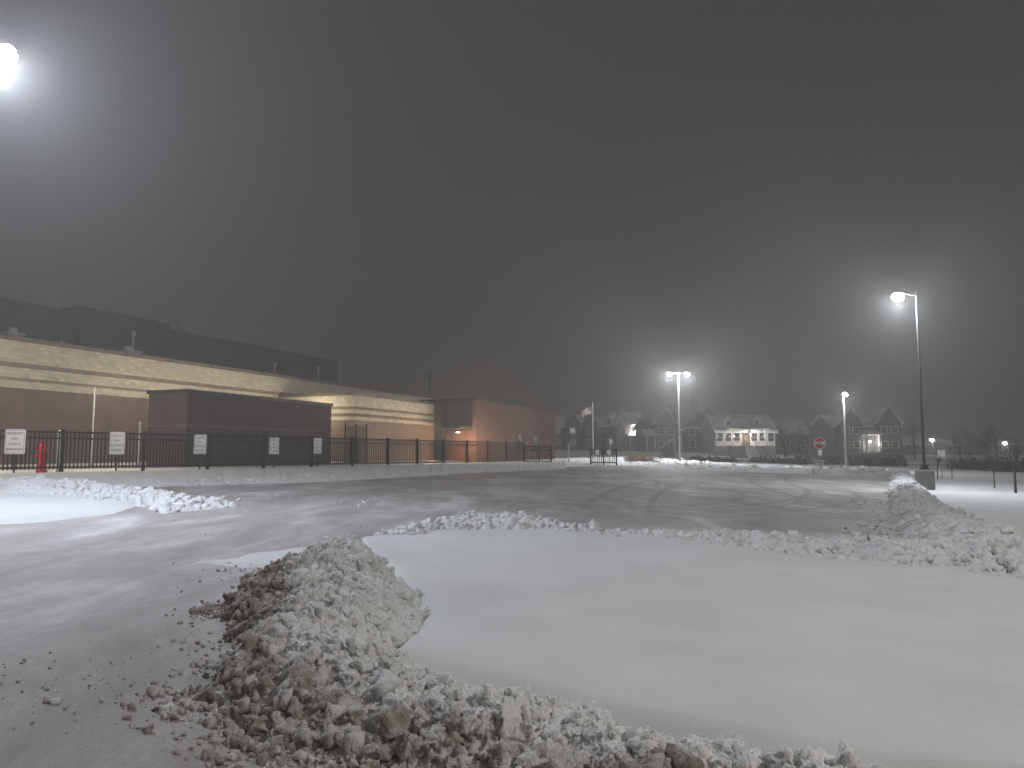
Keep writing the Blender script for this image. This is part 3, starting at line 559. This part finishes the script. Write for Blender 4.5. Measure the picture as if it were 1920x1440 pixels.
    for f in range(floors):
        for i in range(cols):
            x=-w/2+w*(i+.5)/cols
            if any((gx0-c)/F*D-.6<x<(gx1-c)/F*D+.6 for gx0,gx1,_,_ in gables): continue
            if f==0 and cols>1 and i==cols//2: continue
            win(wallo,x,b0+.75+f*fh,.95,max(.7,min(1.5,fh-1.1)),0)
    xd=-w/2+w*(cols//2+.5)/cols if cols>1 else w*.3
    if any((gx0-c)/F*D-.8<xd<(gx1-c)/F*D+.8 for gx0,gx1,_,_ in gables): xd=w/2-1.0
    MB().box(xd-.6,xd+.6,-.05,-.003,b0,b0+2.25).build('door_frame',M['white'],e)
    do=MB().box(xd-.5,xd+.5,-.09,-.053,b0+.02,b0+2.15).build('door',M['door'],e); MB().lathe([(.05,0),(.05,.08)],(xd+.38,-.13,b0+1.0),8).build('handle',M['galv'],do)
    if porch:
        x0=(porch[0]-c)/F*D; x1=(porch[1]-c)/F*D; pd=2.2; y1=-.06
        MB().box(x0,x1,-pd,y1-.05,0-.3,b0-.02).build('porch_floor',M['concrete'],e)
        hp=b0+2.6
        MB().add([(x0-.3,-pd-.3,hp),(x1+.3,-pd-.3,hp),(x1+.3,-.07,hp),(x0-.3,-.07,hp),(x0-.3,-pd-.3,hp+.2),(x1+.3,-pd-.3,hp+.2),(x1+.1,-.07,hp+.9),(x0-.1,-.07,hp+.9)],[(0,3,2,1),(4,5,6,7),(0,1,5,4),(1,2,6,5),(2,3,7,6),(3,0,4,7)]).build('porch_roof',M['roofsnow'],e)
        n=max(2,int((x1-x0)/2.3)+1)
        for i in range(n):
            x=x0+.15+(x1-x0-.3)*i/(n-1); MB().box(x-.12,x+.12,-pd+.02,-pd+.26,b0,hp-.003).build('column',M['white'],e)
        for xa,xb in ((x0+.1,min(x1,xd-.8)),(max(x0,xd+.8),x1-.1)):
            if xb-xa<.5: continue
            rl=MB(); rl.box(xa,xb,-pd+.08,-pd+.13,b0+.85,b0+.92); x=xa+.1
            while x<xb: rl.box(x-.02,x+.02,-pd+.09,-pd+.12,b0,b0+.86); x+=.3
            rl.build('porch_railing',M['white'],e)
        if steps:
            st=MB(); n=8
            zlow=terr(q.x,D-10)-g0
            for i in range(n+1):
                zt=b0-.15-(b0-.15-zlow)*i/n; st.box(xd-.75,xd+.75,-pd-.35-(i+1)*.42,-pd-.35-i*.42-.003,zt-1.2,zt)
            so=st.build('steps',M['white'],e)
            for sx in (-.85,.85): MB().tube((xd+sx,-pd-.4,b0+.8),(xd+sx,-pd-.4-n*.42,zlow+.8),.05).tube((xd+sx,-pd-.4,b0-.2),(xd+sx,-pd-.4,b0+.8),.05).tube((xd+sx,-pd-.4-n*.42,zlow),(xd+sx,-pd-.4-n*.42,zlow+.85),.05).build('handrail',M['white'],so)
    for dx in dormers:
        x=(dx-c)/F*D; z=he+(hr-he)*.25; dm=MB().box(x-.8,x+.8,1.0,dep/2-.2,he,z+1.1).add([(x-.8,1.0,z+1.102),(x+.8,1.0,z+1.102),(x,1.0,z+1.8)],[(0,1,2)]).build('dormer',M[wall],e)
        MB().add([(x-1.0,.8,z+1.0),(x,.8,z+1.9),(x+1.0,.8,z+1.0),(x-1.0,dep/2,z+1.0),(x,dep/2,z+1.9),(x+1.0,dep/2,z+1.0)],[(0,1,4,3),(1,2,5,4)]).build('dormer_roof',M[roof],e)
        win(dm,x,z+.15,.7,.8,1.0)
    if chim is not None:
        x=(chim-c)/F*D; MB().box(x-.4,x+.4,dep/2-.4,dep/2+.4,he,hr+1.0).build('chimney',M['garage'],ro)
    for i,(bx,by) in enumerate(bulbs):
        x=(bx-c)/F*D; z=PD(bx,by,D).z-g0; yy=-.35 if not porch else -1.0
        pl_=MB().lathe([(.06,-.14),(.15,-.05),(.15,.08),(.05,.16)],(x,yy,z),10).build('porch_light',M['warm'],e)
        if i==0: light(pl_,(x,yy-.35,z-.1),bpow,(1,.93,.83),.1)
    return e
house(1036,1088,800,778,140,'s_blue','leftmost dim house, partly hidden behind the red brick school wing',gables=((1060,1086,798,774),),floors=2,cols=3)
house(1090,1150,798,780,150,'s_dark','dark two storey house right behind the flag with faint snowy roof',kind='side',gables=((1094,1118,796,776),),cols=4)
house(1150,1206,796,772,146,'s_grey','grey house with bright porch lights left of the twin lamp',gables=((1154,1180,798,770),),cols=3,porch=(1178,1206),bulbs=((1190,808),(1178,812),(1202,816)),bpow=1000)
house(1208,1282,804,786,132,'s_grey','dark house with steep front gable directly behind the twin lamp pole',kind='side',gables=((1226,1268,798,767),),roof='roofdark',cols=3,porch=(1208,1226),chim=1274)
house(1286,1336,800,772,136,'s_dark','dark gabled house just left of the lit white house',kind='gable',roof='roofdark',cols=2)
wh=house(1342,1454,808,776,126,'s_white','low white house with lit front porch, snowy roof and long front steps',cols=7,floors=1,porch=(1366,1430),steps=True,dormers=(1370,1424),bulbs=((1404,815),(1372,818)),bpow=260,chim=1350,base=836)
light(wh,(-3.9,-3.2,3.4),130,(1,.96,.9),.2); light(wh,(4.2,-3.2,3.4),130,(1,.96,.9),.2)
house(1458,1516,812,788,150,'s_dark','dim low dark house half hidden by trees right of the white house',cols=3,floors=1)
house(1564,1690,798,776,118,'s_dark','large dark two gabled house behind the short lamp post',gables=((1570,1612,796,766),(1640,1684,794,762)),porch=(1612,1640),cols=6,bulbs=((1626,828),),bpow=400,roof='roofsnow')
house(1694,1740,832,820,170,'s_dark','tiny far house seen left of the tall lamp pole base',floors=1,cols=3,base=850)
house(1780,1840,834,824,190,'s_dark','far low house at right between two distant street lights',floors=1,cols=3,base=850)
house(1856,1935,832,815,170,'s_dark','dark far house at the right picture edge',floors=1,cols=4,base=850,roof='roofdark')
q=PD(1245,845,124); g0=terr(q.x,124); e=empty('outdoor_stair',(q.x,124,g0),0,'pale railed stairway climbing in front of the dark gabled house','stairs')
st=MB(); 
for i in range(9): st.box(-1.0+i*.28,-.72+i*.28-.003,-1,0,-.5,.2+i*.22)
st.build('steps',M['concrete'],e)
for y in (-1.05,.05): MB().tube((-1.0,y,1.1),(1.5,y,3.0),.06).tube((-1,y,0),(-1,y,1.1),.06).tube((1.5,y,0),(1.5,y,3.0),.06).build('handrail',M['white'],e)
# ---------------------------------------------------------------- vegetation
def bare_tree(px,py,top,D,label,seed,spread=.5,lev=4,th=1.0):
    rd=random.Random(seed); q=PD(px,py,D); g0=terr(q.x,D); H=PD(px,top,D).z-g0; e=empty('bare_tree',(q.x,D,g0-.05),0,label,'tree','bare winter trees')
    MB().tube((0,0,0),(0,0,H*.45),.022*H*th,.015*H*th,n=7).build('trunk',M['bark'],e); m=MB()
    def br(p,d,l,r,k):
        n2=p+d*l; m.tube(p,n2,r,r*.6,n=4)
        if k<=0: return
        for _ in range(3):
            dd=(d+Vector((rd.uniform(-1,1),rd.uniform(-1,1),rd.uniform(-.3,.6)))*spread).normalized(); br(p.lerp(n2,rd.uniform(.45,1)),dd,l*rd.uniform(.6,.8),r*.55,k-1)
    for _ in range(5): br(Vector((0,0,H*rd.uniform(.25,.45))),Vector((rd.uniform(-1,1)*spread,rd.uniform(-1,1)*spread,1)).normalized(),H*.24,.01*H*th,lev)
    m.build('crown',M['bark'],e)
for i,a in enumerate([(1865,916,842,36,'slim young bare tree in the snow at right, the nearer left one'),(1905,930,800,32,'slim bare tree closest to the right picture edge'),(1758,890,845,48,'thin sapling left of the pale sign behind the tall lamp base'),(1785,888,850,50,'thin sapling right of the pale sign at the right side')]): bare_tree(*a,seed=i,spread=.45,lev=3,th=1.0)
for i,(px,top,D,lab) in enumerate([(1472,790,112,'wide bare tree right of the lit white house'),(1500,796,124,'bare tree standing left of the large two gabled house'),(1340,782,140,'bare tree rising between the dark gabled house and the white house'),(1548,800,128,'bare tree close to the left side of the two gabled house'),(1130,795,110,'bare tree right of the flagpole'),(1455,786,145,'bare tree behind the right end of the white house roof'),(1715,780,125,'tall bare tree just left of the tall lamp pole'),(1800,800,110,'bare tree in the dark area between the distant street lights'),(1870,790,95,'bare tree in the dark area above the young saplings'),(1850,815,120,'smaller bare tree in the dark area right of the lamp')]):
    bare_tree(px,850,top,D,lab,40+i,spread=.65,lev=4)
def shrub(px,py,D,w,h,label,seed,mat='leaf',cat='shrub',name='shrub',grp='dark shrubs beyond the lot'):
    rd=random.Random(seed); q=PD(px,py,D); g0=terr(q.x,D); e=empty(name,(q.x,D,g0),rd.uniform(0,3),label,cat,grp); m=MB()
    if mat=='straw':
        for _ in range(160):
            a=rd.uniform(0,6.28); r=rd.random()*w*.25; b_=Vector((r*math.cos(a),r*math.sin(a),0)); tip=b_+Vector((math.cos(a)*w*.35*rd.random(),math.sin(a)*w*.35*rd.random(),h*rd.uniform(.6,1)))
            m.add([b_-Vector((.02,0,0)),b_+Vector((.02,0,0)),tip],[(0,1,2)])
        m.build('blades',M['straw'],e); return
    for _ in range(420):
        th=rd.uniform(0,6.28); ph=rd.random(); rr=rd.random()**.4*(1+.25*math.sin(3*th+seed))
        c=Vector((math.cos(th)*w/2*rr*math.sqrt(1-ph*ph*.8),math.sin(th)*w/2*rr*math.sqrt(1-ph*ph*.8),h*ph*rr*.95+.05)); s=rd.uniform(.05,.13)*(w**.5)
        a=Vector((rd.uniform(-1,1),rd.uniform(-1,1),rd.uniform(-1,1))).normalized(); b2_=a.orthogonal().normalized(); c2=a.cross(b2_)
        m.add([c-b2_*s,c+c2*s*.6,c+b2_*s,c-c2*s*.6],[(0,1,2,3)])
    m.build('foliage',M['leaf'],e); t=MB()
    for _ in range(5): t.tube((0,0,-.1),(rd.uniform(-1,1)*w*.3,rd.uniform(-1,1)*w*.3,h*.7),.025,.01,n=4)
    t.build('stems',M['bark'],e)
SL=['leftmost dark shrub in front of the two gabled house','second dark shrub in front of the two gabled house','third dark shrub in front of the two gabled house','rightmost dark shrub in front of the two gabled house','leftmost low shrub right of the twin lamp','low shrub left of the white house steps, second from the lamp','low shrub close to the left of the white house steps','low shrub close to the right of the white house steps','low shrub below the right end of the white house','low shrub between the white house and the stop sign','low shrub nearest the left of the stop sign','dark shrub between the stop sign and the short lamp','dark shrub right of the tall lamp base in the distance','second dark shrub right of the tall lamp in the distance','dark shrub behind the two young trees at right','dark shrub at the right picture edge']
for i,(px,py,D,w,h) in enumerate([(1605,868,84,2.2,1.1),(1632,868,84,2.6,1.2),(1658,868,84,2.2,1.0),(1682,868,84,2.4,1.2),(1310,862,92,2.2,.6),(1335,863,92,2.0,.6),(1365,864,90,2.4,.6),(1425,864,90,2.4,.6),(1455,865,88,2.3,.7),(1485,866,88,2.0,.8),(1505,866,86,2.2,.9),(1560,866,86,2.0,1.0),(1810,868,75,3,1.2),(1840,868,75,3,1.3),(1880,868,70,3,1.4),(1910,868,70,3,1.2)]):
    shrub(px,py,D,w,h,SL[i],100+i)
for i,(px,py) in enumerate([(1180,865),(1192,865),(1204,866),(1216,866),(1228,867),(1240,868)]):
    shrub(px,py,69,1.3,1.2,['leftmost','second','third','fourth','fifth','rightmost'][i]+' tuft of dry golden grass in the row left of the twin lamp',200+i,'straw','grass tuft','grass_tuft','golden grass tufts by the far snow bank')
# ---------------------------------------------------------------- air, world, camera
bm=bmesh.new(); bmesh.ops.create_icosphere(bm,subdivisions=4,radius=250); me=bpy.data.meshes.new('sky'); bm.to_mesh(me); bm.free()
sky=bpy.data.objects.new('sky',me); COL.objects.link(sky); tag(sky,kind='structure')
mv=bpy.data.materials.new('snowy_air'); mv.use_nodes=True; nt=mv.node_tree; nt.nodes.remove(nt.nodes['Principled BSDF'])
vs=N(nt,'ShaderNodeVolumeScatter'); vs.inputs['Density'].default_value=.0038; vs.inputs['Anisotropy'].default_value=.2; vs.inputs['Color'].default_value=(1,.975,.94,1)
L(nt,vs.outputs[0],nt.nodes['Material Output'].inputs['Volume']); me.materials.append(mv)
w=bpy.data.worlds.new('World'); SC.world=w; w.use_nodes=True; bg=w.node_tree.nodes['Background']
bg.inputs['Color'].default_value=(.038,.032,.028,1); bg.inputs['Strength'].default_value=1.0
sd=bpy.data.lights.new('sky_glow','SUN'); sd.energy=.56; sd.angle=R(40); sd.color=(1,.94,.88); so=bpy.data.objects.new('sky_glow',sd); COL.objects.link(so); so.rotation_euler=(R(38),0,R(28))
cam=bpy.data.cameras.new('camera'); co=bpy.data.objects.new('camera',cam); COL.objects.link(co); co.location=(0,0,CH); co.rotation_euler=(R(90)+PIT,0,0)
cam.sensor_width=36; cam.lens=36*F/1920; cam.clip_end=4000; cam.clip_start=.05; SC.camera=co
SC.view_settings.view_transform='Standard'; SC.view_settings.look='None'; SC.view_settings.exposure=0
